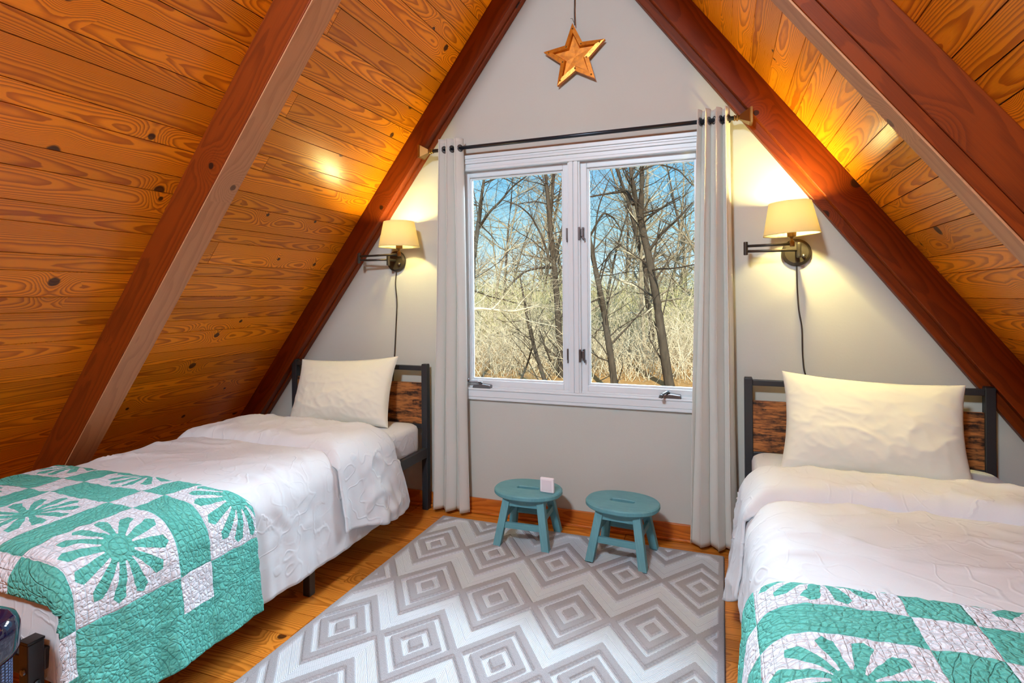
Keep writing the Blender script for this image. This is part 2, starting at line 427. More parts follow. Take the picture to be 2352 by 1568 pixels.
def leaf_mat():
    m = M('leaf_litter', rough=.95, spec=.1); x, y, z = m.obj(); n = m.noise(m.vec(x, y, z), 9, 4, .7); n2 = m.noise(m.vec(x, y, z), .6, 2)
    m.color(m.mix(n, lin(112, 82, 50), m.mix(n2, lin(226, 178, 112), lin(190, 160, 110)))); m.bump(n, .6, .05); return m.mat
M_LEAF = leaf_mat()
M_BRUSHY = bark('dry_undergrowth', lin(140, 140, 88), lin(224, 218, 164))

# ------------------------------------------------------------------ room shell
mL, cL, mR, cR = 1.317, 4.571, -1.3556, 2.5876          # roof planks:  z = m x + c
XA = (cR - cL) / (mL - mR); ZA = mL * XA + cL            # ridge
Y0, Y1 = -5.0, 0.14
xL, xR = -cL / mL, -cR / mR
def roof_z(x): return min(mL * x + cL, mR * x + cR)

# window opening and gable wall (the wall you face)
WX0, WX1, WZ0, WZ1 = -1.475, -0.055, 0.722, 2.055
mb = MB(); to3 = lambda x, z, d: (x, d, z)
mb.prism([(xL, 0), (WX0, 0), (WX0, roof_z(WX0))], 0, .14, to3)
mb.prism([(WX1, 0), (xR, 0), (WX1, roof_z(WX1))], 0, .14, to3)
mb.prism([(WX0, 0), (WX1, 0), (WX1, WZ0), (WX0, WZ0)], 0, .14, to3)
mb.prism([(WX0, WZ1), (WX1, WZ1), (WX1, roof_z(WX1)), (XA, ZA), (WX0, roof_z(WX0))], 0, .14, to3)
mb.build('wall_back', M_WALL, kind='structure', recalc=True)
mb = MB(); mb.prism([(xL, 0), (xR, 0), (XA, ZA)], Y0 - .1, Y0, to3)
mb.build('wall_front', M_WALL, kind='structure', recalc=True)

# floor: boards across the room
rng = random.Random(3)
mb = MB(); y = Y0
while y < 0.02:
    w = .135; x = xL - .1 - rng.random() * 1.5
    while x < xR + .1:
        l = rng.uniform(1.1, 2.6); g = .0012
        mb.box(x + g, x + l - g, y + g, min(y + w, .10) - g, -.03, 0.0, 'x', rng.random()); x += l
    y += w
mb.build('floor', W_FLOOR, kind='structure')
mb = MB(); mb.box(xL - .4, xR + .4, Y0 - .2, .14, -.12, -.031); mb.build('floor_2', W_BASE, kind='structure')

def roof(name, m_, c_, cuts, side, seed, joints):
    """boards running along y on the slope; cuts = distances from the ridge"""
    rn = random.Random(seed); k = math.hypot(1, m_)
    d = np.array((side / k, 0, -abs(m_) / k)); nrm = np.array((-side * abs(m_) / k, 0, -1 / k))     # down the slope; into the room
    mb = MB()
    for a, b in zip(cuts[:-1], cuts[1:]):
        ys = [Y0 - .1] + sorted(joints.get(round(a, 3), [rn.uniform(-4.6, -2.2)])) + [Y1]
        for y0, y1 in zip(ys[:-1], ys[1:]):
            g = .0016; c0 = np.array((XA, 0, ZA)) + d * ((a + b) / 2) - nrm * .012 + np.array((0, (y0 + y1) / 2, 0))
            mb.obox(c0, (0, (y1 - y0) / 2 - g * .6, 0), d * ((b - a) / 2 - g), nrm * .012, rn.random())
    # roof deck behind the boards
    c0 = np.array((XA, (Y0 + Y1) / 2, ZA)) + d * (cuts[-1] / 2 + .1) - nrm * .06
    mb.obox(c0, (0, (Y1 - Y0) / 2 + .12, 0), d * (cuts[-1] / 2 + .25), nrm * .03, .3)
    return mb.build(name, W_CEIL, kind='structure', bevel=.0)
CL = [0, .08, .205, .29, .415, .50, .625, .71, .835, .915, 1.04, 1.123, 1.25, 1.323, 1.454, 1.532, 1.657, 1.738, 1.863, 1.938, 2.067, 2.145, 2.267, 2.349, 2.475, 2.557, 2.688, 2.764, 2.888, 2.965, 3.043, 3.122, 3.25, 3.33, 3.455, 3.535, 3.66, 3.74, 3.87, 3.95, 4.08, 4.16, 4.29, 4.37, 4.5]
CR = [0, .09, .21, .30, .42, .50, .63, .71, .84, .92, 1.05, 1.13, 1.26, 1.34, 1.475, 1.609, 1.736, 1.818, 1.898, 2.028, 2.153, 2.231, 2.311, 2.392, 2.474, 2.553, 2.681, 2.77, 2.9, 2.98, 3.11, 3.19, 3.32, 3.40, 3.53, 3.61, 3.74, 3.82, 3.95, 4.03, 4.16, 4.24, 4.37, 4.5]
roof('ceiling_left', mL, cL, CL, -1, 11, {1.323: [-1.02, -3.9], 1.738: [-1.0, -3.4], 2.067: [-.97], 2.557: [-.99], 2.964: [-3.1]})
roof('ceiling_right', mR, cR, CR, 1, 23, {})

# rafters: front ply + narrower strip along the wall or under the front face
def rafter(name, label, m_, c_, side, plies, worn):
    """plies = [(y0, y1, depth)]"""
    k = math.hypot(1, m_); d = np.array((side / k, 0, -abs(m_) / k)); nrm = np.array((-side * abs(m_) / k, 0, -1 / k))
    e = empty(name, (XA + side * 2.6, plies[0][0], .0), label=label, cat='beam')
    L0, L1 = .06, 4.45
    base = np.array((XA, 0, ZA))
    for i, (y0, y1, dep) in enumerate(plies):
        mb = MB(); c0 = base + d * ((L0 + L1) / 2) + nrm * (dep / 2 - .001) + np.array((0, (y0 + y1) / 2, 0))
        mb.obox(c0, d * ((L1 - L0) / 2), (0, (y1 - y0) / 2, 0), nrm * (dep / 2), .31 + .17 * i + (.05 if side > 0 else 0))
        o = mb.build('beam_ply' if i == 0 else 'edge_strip', W_BEAM, e, bevel=.004)
    if worn:  # underside skin: wear plus window light painted into the tone
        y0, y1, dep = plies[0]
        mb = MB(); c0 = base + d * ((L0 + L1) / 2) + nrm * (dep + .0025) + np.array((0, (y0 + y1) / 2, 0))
        mb.obox(c0, d * ((L1 - L0) / 2), (0, (y1 - y0) / 2 - .002, 0), nrm * .003, .77); mb.build('worn_lit_underside', W_BEAM_LIT, e, bevel=.002, label='worn underside of the beam, coloured paler as if window-lit')
    return e
rafter('rafter', 'dark stained sloping beam along the gable wall, left of the window', mL, cL, -1, [(-.09, -.04, .128), (-.04, -.001, .138)], False)
rafter('rafter', 'dark stained sloping beam along the gable wall, right of the window', mR, cR, 1, [(-.09, -.045, .137), (-.045, -.001, .178)], False)
rafter('rafter', 'sloping beam with worn underside coloured as window-lit over the left bed', mL, cL, -1, [(-1.335, -1.21, .165)], True)
rafter('rafter', 'sloping beam with worn underside coloured as window-lit over the right bed', mR, cR, 1, [(-1.365, -1.272, .155), (-1.376, -1.366, .118)], True)

# baseboard and shoe
mb = MB(); mb.box(xL, xR, -.016, 0, 0.001, .088, 'x', .4); mb.build('baseboard_back', W_BASE, kind='structure', bevel=.003)
mb = MB(); mb.box(xL, xR, -.030, -.016, 0.001, .018, 'x', .7); mb.build('trim_1', W_BASE, kind='structure', bevel=.005)

# ------------------------------------------------------------------ window
win = empty('window_1', (-.765, 0, WZ0), kind='structure')
def frame_rect(mb, x0, x1, z0, z1, w, y0, y1):
    mb.box(x0, x0 + w, y0, y1, z0, z1, 'z'); mb.box(x1 - w, x1, y0, y1, z0, z1, 'z')
    mb.box(x0 + w, x1 - w, y0, y1, z0, z0 + w); mb.box(x0 + w, x1 - w, y0, y1, z1 - w, z1)
mb = MB()   # casing with stepped profile
def hstep(z0, z1, y0): mb.box(WX0 - .06, WX1 + .06, y0, 0.002, z0, z1)
for z0, z1, yy in ((2.095, 2.118, -.030), (2.082, 2.095, -.024), (2.066, 2.082, -.027), (2.042, 2.066, -.020), (2.026, 2.042, -.026)): hstep(z0, z1, yy)
for x0, x1, yy in ((WX0 - .06, WX0 - .03, -.026), (WX0 - .03, WX0 + .012, -.019)):
    mb.box(x0, x1, yy, .002, .738, 2.03, 'z'); mb.box(-1.53 - x1, -1.53 - x0, yy, .002, .738, 2.03, 'z')
mb.box(WX0 - .06, WX1 + .06, -.022, .002, .672, .690); mb.box(WX0 - .06, WX1 + .06, -.026, .002, .690, .730); mb.box(WX0 - .06, WX1 + .06, -.032, .03, .730, .742)
mb.build('casing', M_WHITE, win, bevel=.003)
mb = MB(); frame_rect(mb, WX0, WX1, WZ0, WZ1, .028, .002, .138)
for x0, x1, yy in ((-.800, -.790, -.012), (-.790, -.768, -.020), (-.768, -.762, -.014), (-.762, -.740, -.020), (-.740, -.730, -.012)):
    mb.box(x0, x1, yy, .10, WZ0 + .02, WZ1 - .025, 'z')
mb.build('frame', M_WHITE, win, bevel=.002)
SZ0, SZ1 = .748, 2.028
for i, (x0, x1) in enumerate(((-1.447, -.798), (-.732, -.083))):
    mb = MB(); frame_rect(mb, x0, x1, SZ0, SZ1, .036, .012, .060)
    sash = mb.build('sash', M_WHITE, win, bevel=.003)
    mb = MB(); frame_rect(mb, x0 + .034, x1 - .034, SZ0 + .034, SZ1 - .034, .012, .028, .052); mb.build('glazing_bead', M_WHITE, sash, bevel=.002)
    mb = MB(); mb.box(x0 + .03, x1 - .03, .040, .044, SZ0 + .03, SZ1 - .03); mb.build('pane', M_GLASS, sash)
    # crank operator on the bottom rail
    cx = -1.325 if i == 0 else -.255
    mb = MB(); mb.prism([(-.058, 0), (.058, 0), (.052, .018), (.0, .024), (-.052, .018)], -.030, .012, lambda a, b, d, cx=cx: (cx + a, d, .742 + b)); mb.lathe([(.011, 0), (.011, .012)], (cx - .01, -.012, .764), (0, -.3, 1), 12)
    cr = mb.build('crank_operator', M_STEEL, win, bevel=.003, recalc=True, label='grey crank operator')
    mb = MB()
    if i == 0: pts = [(cx - .006, -.016, .772), (cx - .03, -.022, .777), (cx - .075, -.024, .776), (cx - .085, -.026, .781)]; kn = (cx - .088, -.028, .786)
    else: pts = [(cx - .008, -.016, .774), (cx - .015, -.045, .777), (cx - .03, -.075, .770), (cx - .034, -.085, .766)]; kn = (cx - .036, -.09, .762)
    mb.tube(pts, [.007, .0065, .006, .006], 10); mb.lathe([(0, -.011), (.008, -.008), (.011, 0), (.008, .008), (0, .011)], kn, (0, -1, .2), 12)
    mb.build('crank_handle', M_STEEL, cr, smooth=True)
for zz in (1.63, .955):
    mb = MB(); mb.box(-.722, -.710, -.006, .014, zz - .035, zz + .030, 'z'); mb.box(-.740, -.728, -.022, -.010, zz - .04, zz + .03, 'z'); mb.box(-.712, -.704, -.012, .012, zz - .045, zz - .030, 'z')
    mb.box(-.728, -.712, -.010, .0, zz - .02, zz + .02, 'z')
    mb.build('sash_lock', M_STEEL, win, bevel=.002, label='grey sash lock')
    mb = MB(); mb.box(-.812, -.802, -.006, .014, zz - .035, zz + .030, 'z'); mb.box(-.808, -.801, -.014, .0, zz - .05, zz - .03, 'z')
    mb.build('sash_lock', M_STEEL, win, bevel=.002, label='grey sash lock')

# ------------------------------------------------------------------ curtains
RODY, RODZ = -.085, 2.148
rod = empty('curtain_rod', (-.765, RODY, RODZ), label='dark curtain rod with pyramid finials above the window', cat='curtain rod')
mb = MB(); mb.tube([(-1.60, RODY, RODZ), (.065, RODY, RODZ)], .0105, 14); mb.build('rod', M_ROD, rod, smooth=True)
for sx, x in ((-1, -1.60), (1, .062)):
    mb = MB(); A = (sx, 0, 0)
    mb.lathe([(.010, 0), (.014, .002), (.014, .008), (.010, .010), (.016, .014), (.016, .020), (.010, .023), (.013, .028), (.011, .032)], (x, RODY, RODZ), A, 16)
    def sq(h, r): return [(x + sx * h, RODY + a * r, RODZ + b * r) for a, b in ((-1, -1), (1, -1), (1, 1), (-1, 1))]
    V = sq(.030, .011) + sq(.072, .034) + sq(.074, .0335) + sq(.076, .037) + sq(.086, .037); F = []
    for i in range(4):
        for j in range(4): F.append((i * 4 + j, i * 4 + (j + 1) % 4, i * 4 + 4 + (j + 1) % 4, i * 4 + 4 + j))
    F += [(16, 17, 18, 19), (3, 2, 1, 0)]
    mb.add(V, F); mb.build('finial', M_BRASS, rod, recalc=True, label='antique brass pyramid finial')
    bx = x - sx * .05
    mb = MB(); mb.box(bx - .012, bx + .012, -.008, 0, RODZ - .035, RODZ + .035, 'z'); mb.tube([(bx, -.006, RODZ - .012), (bx, RODY, RODZ - .014)], .006, 8); mb.tube([(bx, RODY + .014, RODZ - .002), (bx, RODY + .008, RODZ - .012), (bx, RODY, RODZ - .016), (bx, RODY - .01, RODZ - .011)], .004, 8)
    mb.build('bracket', M_ROD, rod, smooth=False)
def curtain(label, xt0, xt1, xb0, xb1, ztop, zbot, seed, nf):
    e = empty('curtain', ((xb0 + xb1) / 2, RODY, zbot), label=label, cat='curtain')
    n, mrows = 180, 90; s = np.linspace(0, 1, n); zz = np.linspace(0, 1, mrows)
    Sg, Zg = np.meshgrid(s, zz, indexing='ij')
    k = Zg                                                   # 0 at the top
    ph = nf * 2 * np.pi * (Sg + .13 * pn(Sg * 2.5, k * .6, seed)) + seed
    amp = .036 + .008 * pn(Sg * 3, k * 2, seed + 3)
    yy = RODY + amp * np.sin(ph) * (1 - .1 * k) + .012 * pn(Sg * 5, k * 3, seed + 5) * k
    sk = .020 * np.sin(2 * ph + .6)                          # folds lean over each other
    xx = (xt0 + (xt1 - xt0) * Sg) * (1 - k) ** 1 + (xb0 + (xb1 - xb0) * Sg) * k + sk * .35 + .012 * pn(Sg * 2, k * 3, seed + 9) * k
    zw = ztop - (ztop - zbot) * Zg + (.004 * np.sin(ph + 1)) * (1 - k) + .01 * pn(Sg * 3, 1.5, seed) * k
    UV = np.stack([Sg * 1.1, zw], -1)
    mb = MB(); mb.grid(np.stack([xx, yy, zw], -1), UV)
    o = mb.build('drape', M_CURT, e, smooth=True); so = o.modifiers.new('thick', 'SOLIDIFY'); so.thickness = .0018; so.offset = 0
    # stitched hem bands
    for a0, a1 in ((.042, .047), (.955, .958)):
        i0 = int(a0 * mrows); i1 = max(i0 + 2, int(a1 * mrows))
    # grommets where the cloth crosses the rod line
    cross = [j for j in range(1, n) if (yy[j - 1, 1] - RODY) * (yy[j, 1] - RODY) < 0]
    for j in cross:
        i = int((ztop - RODZ) / (ztop - zbot) * mrows)
        p = np.array((xx[j, i], RODY, RODZ)); tdir = np.array((xx[j, i] - xx[j - 1, i], yy[j, i] - yy[j - 1, i], 0)); tdir /= np.linalg.norm(tdir)
        nn = np.cross(tdir, (0, 0, 1)); mbg = MB(); prof = [(.0175 + .0045 * math.cos(q), .004 * math.sin(q)) for q in np.linspace(0, 2 * np.pi, 8, endpoint=False)]
        mbg.lathe(prof, p, nn, 20, close=True); mbg.build('grommet', M_STEEL, e, smooth=True)
    return e
curtain('pale linen curtain gathered left of the window', -1.572, -1.412, -1.628, -1.385, 2.205, .022, 2, 3)
curtain('pale linen curtain gathered right of the window', -.100, .038, -.165, .062, 2.205, .022, 6, 3)

# ------------------------------------------------------------------ star ornament
ST = np.array((-.748, -.045, 2.600)); 
star = empty('star_ornament', (ST[0], ST[1], ST[2] - .17), label='rusty metal star hanging on a string above the window', cat='star decoration')
def starpts(ro, ri, tilt=R(-3)): return [((ro if i % 2 == 0 else ri) * math.sin(i * math.pi / 5 + tilt), (ro if i % 2 == 0 else ri) * math.cos(i * math.pi / 5 + tilt)) for i in range(10)]
def sp3(p, y): return (ST[0] + p[0], y, ST[2] + p[1])
def ring_star(ro, ri, y, ro2, ri2, y2):
    a = starpts(ro, ri); b = starpts(ro2, ri2); return [sp3(p, y) for p in a] + [sp3(p, y2) for p in b], [(i, (i + 1) % 10, 10 + (i + 1) % 10, 10 + i) for i in range(10)]
mb = MB()
for args in ((.182, .083, -.016, .182, .083, -.040), (.182, .083, -.040, .128, .058, -.043), (.128, .058, -.043, .118, .050, -.026)):
    V, F = ring_star(*args); mb.add(V, F)
V = [sp3(p, -.026) for p in starpts(.118, .050)] + [(ST[0], -.025, ST[2])]; mb.add(V, [(i, (i + 1) % 10, 10) for i in range(10)])
V = [sp3(p, -.016) for p in starpts(.182, .083)] + [(ST[0], -.016, ST[2])]; mb.add(V, [((i + 1) % 10, i, 10) for i in range(10)])
mb.build('star_body', M_STAR, star, recalc=True, bevel=.001)
for ro, ri in ((.150, .070),):
    for i, p in enumerate(starpts(ro, ri)):
        mb = MB(); mb.lathe([(.0050, 0), (.0046, .0025), (.0025, .0045), (0, .005)], sp3(p, -.0415), (0, -1, 0), 10); mb.build('rivet', M_BRASS, star, smooth=True, label='bright brass rivet')
mb = MB(); mb.tube([(ST[0] + .001, -.030, ST[2] + .172), (ST[0] - .002, -.022, ST[2] + .24), (ST[0], -.014, ST[2] + .42), (ST[0] - .001, -.008, 3.12)], .0028, 6)
mb.tube([(ST[0] + .002, -.030, ST[2] + .178), (ST[0] - .014, -.024, ST[2] + .215), (ST[0] - .024, -.02, ST[2] + .218)], .0012, 5)
mb.build('hanging_string', M_CORD, star, smooth=True)
mb = MB(); mb.tube([(ST[0], 0.0, 3.118), (ST[0], -.014, 3.122)], .002, 6); mb.build('nail', M_STEEL, star)

# ------------------------------------------------------------------ sconces
def sconce(label, cx, cz, ex, shx, lean, cordpts):
    """plate centre (cx, cz) on the wall; elbow at ex; shade axis at shx"""
    e = empty('wall_sconce', (cx, 0, cz - .055), label=label, cat='wall lamp')
    ay = -.10; sy = -.165
    mb = MB(); mb.lathe([(.064, 0), (.066, .004), (.064, .014), (.052, .020), (0, .021)], (cx, 0, cz), (0, -1, 0), 40); mb.build('backplate', M_BRONZE, e, smooth=False, bevel=.002)
    kx = cx + .030
    mb = MB(); mb.lathe([(.009, 0), (.009, .006), (.006, .010), (0, .011)], (kx, -.020, cz - .018), (0, -1, 0), 16); mb.build('switch_knob', M_STEEL, e, smooth=True, label='bright round switch knob')
    z1, z2 = cz + .005, cz + .030
    mb = MB(); mb.tube([(cx, -.018, z1), (cx, ay, z1)], .008, 12); mb.lathe([(.0095, -.035), (.0105, -.03), (.0105, .03), (.0095, .035)], (cx, ay, z1), (0, 0, 1), 16); mb.build('pivot_post', M_BRONZE, e, smooth=False, bevel=.001)
    mb = MB(); mb.tube([(cx, ay, z1), (ex, ay - .02, z1)], .0065, 12); mb.build('lower_arm', M_BRONZE, e, smooth=True)
    mb = MB(); mb.lathe([(.009, -.018), (.010, -.014), (.010, .042), (.009, .046)], (ex, ay - .02, z1), (0, 0, 1), 14); mb.build('elbow_joint', M_BRONZE, e, bevel=.001)
    mb = MB(); mb.tube([(ex, ay - .02, z2), (shx, sy, z2)], .0065, 12); mb.build('upper_arm', M_BRONZE, e, smooth=True)
    mb = MB(); mb.lathe([(.010, -.012), (.011, -.008), (.011, .012), (.006, .016), (.006, .024), (.019, .034), (.020, .060), (.017, .062)], (shx, sy, z2), (lean, 0, 1), 18); mb.build('lamp_socket', M_BRASS, e, smooth=False, bevel=.001)
    mb = MB(); mb.lathe([(.012, .062), (.014, .070), (.024, .110), (.029, .145), (.025, .166), (.012, .178), (0, .181)], (shx, sy, z2), (lean, 0, 1), 18); mb.build('light_bulb', M_BULB, e, smooth=True, label='lit warm bulb')
    z0 = .042; h = .150
    mb = MB(); mb.lathe([(.122, z0), (.120, z0 + .004), (.091, z0 + h - .003), (.090, z0 + h), (.088, z0 + h), (.089, z0 + h - .004), (.1175, z0 + .004), (.119, z0)], (shx, sy, z2), (lean, 0, 1), 56, close=True); sh = mb.build('lamp_shade', M_SHADE, e, smooth=True)
    mb = MB()
    ax = np.array((lean, 0, 1.0)); ax /= np.linalg.norm(ax); cc = np.array((shx, sy, z2)) + ax * (z0 + h - .012)
    for q in (0.4, 2.5, 4.6): mb.tube([cc, cc + np.array((math.cos(q) * .088, math.sin(q) * .088, .006))], .0015, 6)
    mb.lathe([(.010, -.004), (.012, 0), (.010, .004)], cc, ax, 12); mb.build('shade_spider', M_BRASS, sh)
    mb = MB(); P = np.array(cordpts, float); tt = np.linspace(0, 1, len(P)); t2 = np.linspace(0, 1, 40)
    Q = np.stack([np.interp(t2, tt, P[:, i]) for i in range(3)], 1)
    for _ in range(3): Q[1:-1] = (Q[:-2] + 2 * Q[1:-1] + Q[2:]) / 4
    mb.tube(Q, .0035, 8); mb.build('power_cord', M_CORD, e, smooth=True)
    l = lamp('sconce_glow', 'POINT', Vector((shx, sy, z2 + .152)) - ORG[e], SCONCE_W, (1.0, .81, .30), shadow_soft_size=.03); l.parent = e
    return e
sconce('lit swing-arm wall lamp with cream shade above the left bed', -1.908, 1.505, -2.105, -1.790, .0, [(-1.910, -.006, 1.445), (-1.918, -.008, 1.36), (-1.905, -.008, 1.25), (-1.914, -.010, 1.10), (-1.922, -.012, .95), (-1.935, -.012, .80), (-1.94, -.02, .60)])
sconce('lit swing-arm wall lamp with cream shade above the right bed', 0.344, 1.484, .112, .309, -.045, [(.344, -.006, 1.43), (.346, -.008, 1.30), (.352, -.008, 1.20), (.366, -.010, 1.12), (.366, -.010, 1.0), (.372, -.012, .91), (.39, -.012, .86), (.41, -.014, .70)])

# ------------------------------------------------------------------ beds
def rail(mb, p, q, w, h):
    p = np.array(p, float); q = np.array(q, float); c = (p + q) / 2; a = (q - p) / 2
    z = np.array((0, 0, 1.0)); s_ = np.cross(a / np.linalg.norm(a), z)
    if np.linalg.norm(s_) < .1: mb.obox(c, a, (w / 2, 0, 0), (0, h / 2, 0))
    else: mb.obox(c, a, s_ * w / 2, z * h / 2)
def bed(label, x0, x1, yfoot):
    e = empty('bed', ((x0 + x1) / 2, -1.0, 0), label=label, cat='bed'); yh0, yh1 = -.078, -.040; HZ = .872
    for x in (x0, x1 - .038):
        mb = MB(); mb.box(x, x + .038, yh0, yh1, 0, HZ, 'z'); p = mb.build('headboard_post', M_METAL, e, bevel=.003)
        mb = MB(); mb.box(x + .002, x + .036, yh0 + .002, yh1 - .002, HZ, HZ + .004); mb.build('post_cap', M_PLASTIC, p, bevel=.001)
    mb = MB(); mb.box(x0 + .038, x1 - .038, yh0 + .004, yh1 - .004, .836, .864); mb.build('top_rail', M_METAL, e, bevel=.003)
    mb = MB(); mb.box(x0 + .038, x1 - .038, yh0 + .004, yh1 - .004, .488, .514); mb.build('lower_rail', M_METAL, e, bevel=.003)
    mb = MB(); mb.box(x0 + .038, x1 - .038, yh0 + .011, yh1 - .011, .514, .762, 'x', .2 + abs(x0) * .1); mb.build('headboard_panel', W_RUST, e, bevel=.002, label='rustic brown wood headboard panel')
    for x in (x0, x1 - .03):
        mb = MB(); mb.box(x, x + .03, yfoot + .04, yh0, .318, .374, 'y'); mb.build('side_rail', M_METAL, e, bevel=.003)
    for y in (-1.09, ):
        for x in (x0, x1 - .036):
            mb = MB(); mb.box(x, x + .036, y - .018, y + .018, 0, .318, 'z'); g = mb.build('support_leg', M_METAL, e, bevel=.003)
            mb = MB(); mb.lathe([(.008, 0), (.007, .003), (0, .004)], ((x + .036) if x > x0 else x, y, .12), (1 if x > x0 else -1, 0, 0), 12); mb.build('bolt', M_STEEL, g)
        mb = MB(); mb.box(x0 + .036, x1 - .036, y - .012, y + .012, .105, .130); mb.build('cross_bar', M_METAL, e, bevel=.002)
    for x in (x0 - .006, x1 - .032):
        mb = MB(); mb.box(x, x + .038, yfoot, yfoot + .038, 0, .405, 'z'); p = mb.build('foot_post', M_METAL, e, bevel=.003)
        mb = MB(); mb.box(x - .001, x + .039, yfoot - .001, yfoot + .039, .405, .411); mb.build('post_cap', M_PLASTIC, p, bevel=.001)
        for zz, yy in ((.335, 0), (.30, 1)):
            mb = MB()
            if yy == 0: mb.lathe([(.009, 0), (.008, .004), (0, .005)], (x + .019, yfoot, zz), (0, -1, 0), 12)
            else: mb.lathe([(.009, 0), (.008, .004), (0, .005)], (x + .038 if x > x0 else x, yfoot + .019, zz), (1 if x > x0 else -1, 0, 0), 12)
            mb.build('bolt', M_STEEL, p)
    mb = MB(); mb.box(x0 + .032, x1 - .032, yfoot + .006, yfoot + .032, .320, .370); mb.build('foot_rail', M_METAL, e, bevel=.003)
    y = -.22
    while y > yfoot + .1:
        mb = MB(); mb.box(x0 + .03, x1 - .03, y - .022, y + .022, .332, .350); mb.build('slat', M_METAL, e); y -= .27
    return e
LX0, LX1, RX0, RX1, YF = -2.675, -1.660, .102, 1.100, -2.150
bed('black metal bed with wood headboard panel, under the left roof slope', LX0, LX1, YF)
bed('black metal bed with wood headboard panel, under the right roof slope', RX0, RX1, YF)
MT = .525
def mattress(x0, x1, y0, y1, label):
    mb = MB(); n = 60; th = np.linspace(0, 2 * np.pi, n, endpoint=False)
    def ring(ins, z):
        hx, hy = (x1 - x0) / 2 - ins, (y1 - y0) / 2 - ins; r = .07
        out = []
        for q in range(4):
            sx, sy = ((1, 1), (-1, 1), (-1, -1), (1, -1))[q]
            for a in np.linspace(q * np.pi / 2, (q + 1) * np.pi / 2, 12): out.append(((x0 + x1) / 2 + sx * (hx - r) + r * math.cos(a), (y0 + y1) / 2 + sy * (hy - r) + r * math.sin(a), z))
        return out
    rings = [ring(.02, .352), ring(.004, .362), ring(0, .385), ring(0, .49), ring(.006, .510), ring(.02, .522), ring(.06, MT), ring(.2, MT + .004)]
    V = [p for r_ in rings for p in r_]; k = 48; F = []
    for i in range(len(rings) - 1):
        for j in range(k): F.append((i * k + j, i * k + (j + 1) % k, (i + 1) * k + (j + 1) % k, (i + 1) * k + j))
    F += [tuple(range(k))[::-1], tuple(range((len(rings) - 1) * k, len(rings) * k))]
    UV = [[(V[q][0] + V[q][2], V[q][1]) for q in f] for f in F]
    mb.add(V, F, UV); return mb.build('mattress', M_SHEET, smooth=True, label=label, cat='mattress')
mattress(LX0 + .025, LX1 - .028, YF + .085, -.085, 'mattress in a white fitted sheet on the left bed')
mattress(RX0 + .028, RX1 - .025, YF + .085, -.085, 'mattress in a white fitted sheet on the right bed')

def spread(x0, x1, yh, yf, zt, dl, dr, dh, df, r, step, wr, seed, flare=.10, hem=None, crown=.02, head_r=None, foot_r=None, wave=.0, sfun=None):
    """cloth over a bed: top rectangle x0..x1, yf..yh with drops on the four sides; returns points and (a, b) cloth lengths"""
    W, L = x1 - x0, yh - yf
    a = np.arange(-dl, W + dr + step * .5, step); b = np.arange(-dh, L + df + step * .5, step)
    A, B = np.meshgrid(a, b, indexing='ij')
    if hem is not None: A = hem(A, B, W)
    def edge(q, lim, rr):
        """distance past the edge -> (outward, down)"""
        o = np.maximum(q - (lim - rr), 0); ang = np.minimum(o / rr, np.pi / 2); ex = np.maximum(o - rr * np.pi / 2, 0)
        return rr * np.sin(ang), rr * (1 - np.cos(ang)) + ex, o
    oxr, dxr, pr_ = edge(A, W, r); oxl, dxl, pl_ = edge(W - A, W, r)
    fr = foot_r or r; oyf, dyf, pf_ = edge(B, L, fr); hr = head_r or r; oyh, dyh, ph_ = edge(L - B, L, hr)
    x = x0 + np.clip(A, r, W - r) + oxr - oxl; y = yh - (np.clip(B, hr, L - fr) + oyf - oyh)
    dn = (dxr ** 3 + dxl ** 3 + dyf ** 3 + dyh ** 3) ** (1 / 3)
    fold = .5 + pn(B * 7, 0 * B + .3, seed + 4) + .5 * pn(B * 17, 0 * B, seed + 6)
    fx = flare * (dxr - dxl) + wave * (np.maximum(dxr - .05, 0) - np.maximum(dxl - .05, 0)) * fold
    fy = flare * (dyf - dyh)
    cx = ((A - W / 2) / (W / 2)).clip(-1, 1); cy = ((B - L / 2) / (L / 2)).clip(-1, 1)
    z = zt + crown * (1 - cx ** 4) * (1 - cy ** 6) - dn
    q = wr(A, B)
    side = (dn / .1).clip(0, 1)
    sg = np.where(dxr > dxl, 1.0, -1.0) * (np.maximum(dxr, dxl) > np.maximum(dyf, dyh)); sgy = (np.maximum(dyf, dyh) >= np.maximum(dxr, dxl)) * 1.0
    x = x + fx + side * sg * q; y = y - fy - side * sgy * q; z = z + (1 - side) * q
    return np.stack([x, y, z], -1), A, B
def cloth(name, P, UV, mat, parent=None, thick=.006, flip=False, **kw):
    mb = MB(); mb.grid(P, UV, flip=flip); o = mb.build(name, mat, parent, smooth=True, **kw)
    s_ = o.modifiers.new('thick', 'SOLIDIFY'); s_.thickness = thick; s_.offset = -1.0
    return o
def wr_sheet(seed, amp=1.0, flat=None):
    def f(A, B):
        w = .0035 * pn(A * 4, B * 2.5, seed) + .0018 * pn(A * 12, B * 9, seed + 1)
        w = w + .006 * ridged(A * 3.2 + .8 * B, B * 5.0 + .5 * pn(A * 4, B * 4, seed), seed + 2) ** 1.6 * sstep(-.1, .3, pn(A * 2.2, B * 2.2, seed + 8) + .15)
        w = w + .0035 * ridged(A * 9 + 2 * B, B * 7 - A * 3, seed + 3) * sstep(-.1, .25, pn(A * 3, B * 3, seed + 9))
        k = 1.0 if flat is None else 1 - .85 * sstep(flat - .12, flat + .02, B)
        return 1.9 * amp * w * k
    return f
def wr_fold(seed):
    def f(A, B): return wr_sheet(seed)(A, B) + .008 * ridged(A * 8, B * 3.5, seed + 5) * sstep(0, .3, pn(A * 3, B * 4, seed + 2) + .1)
    return f

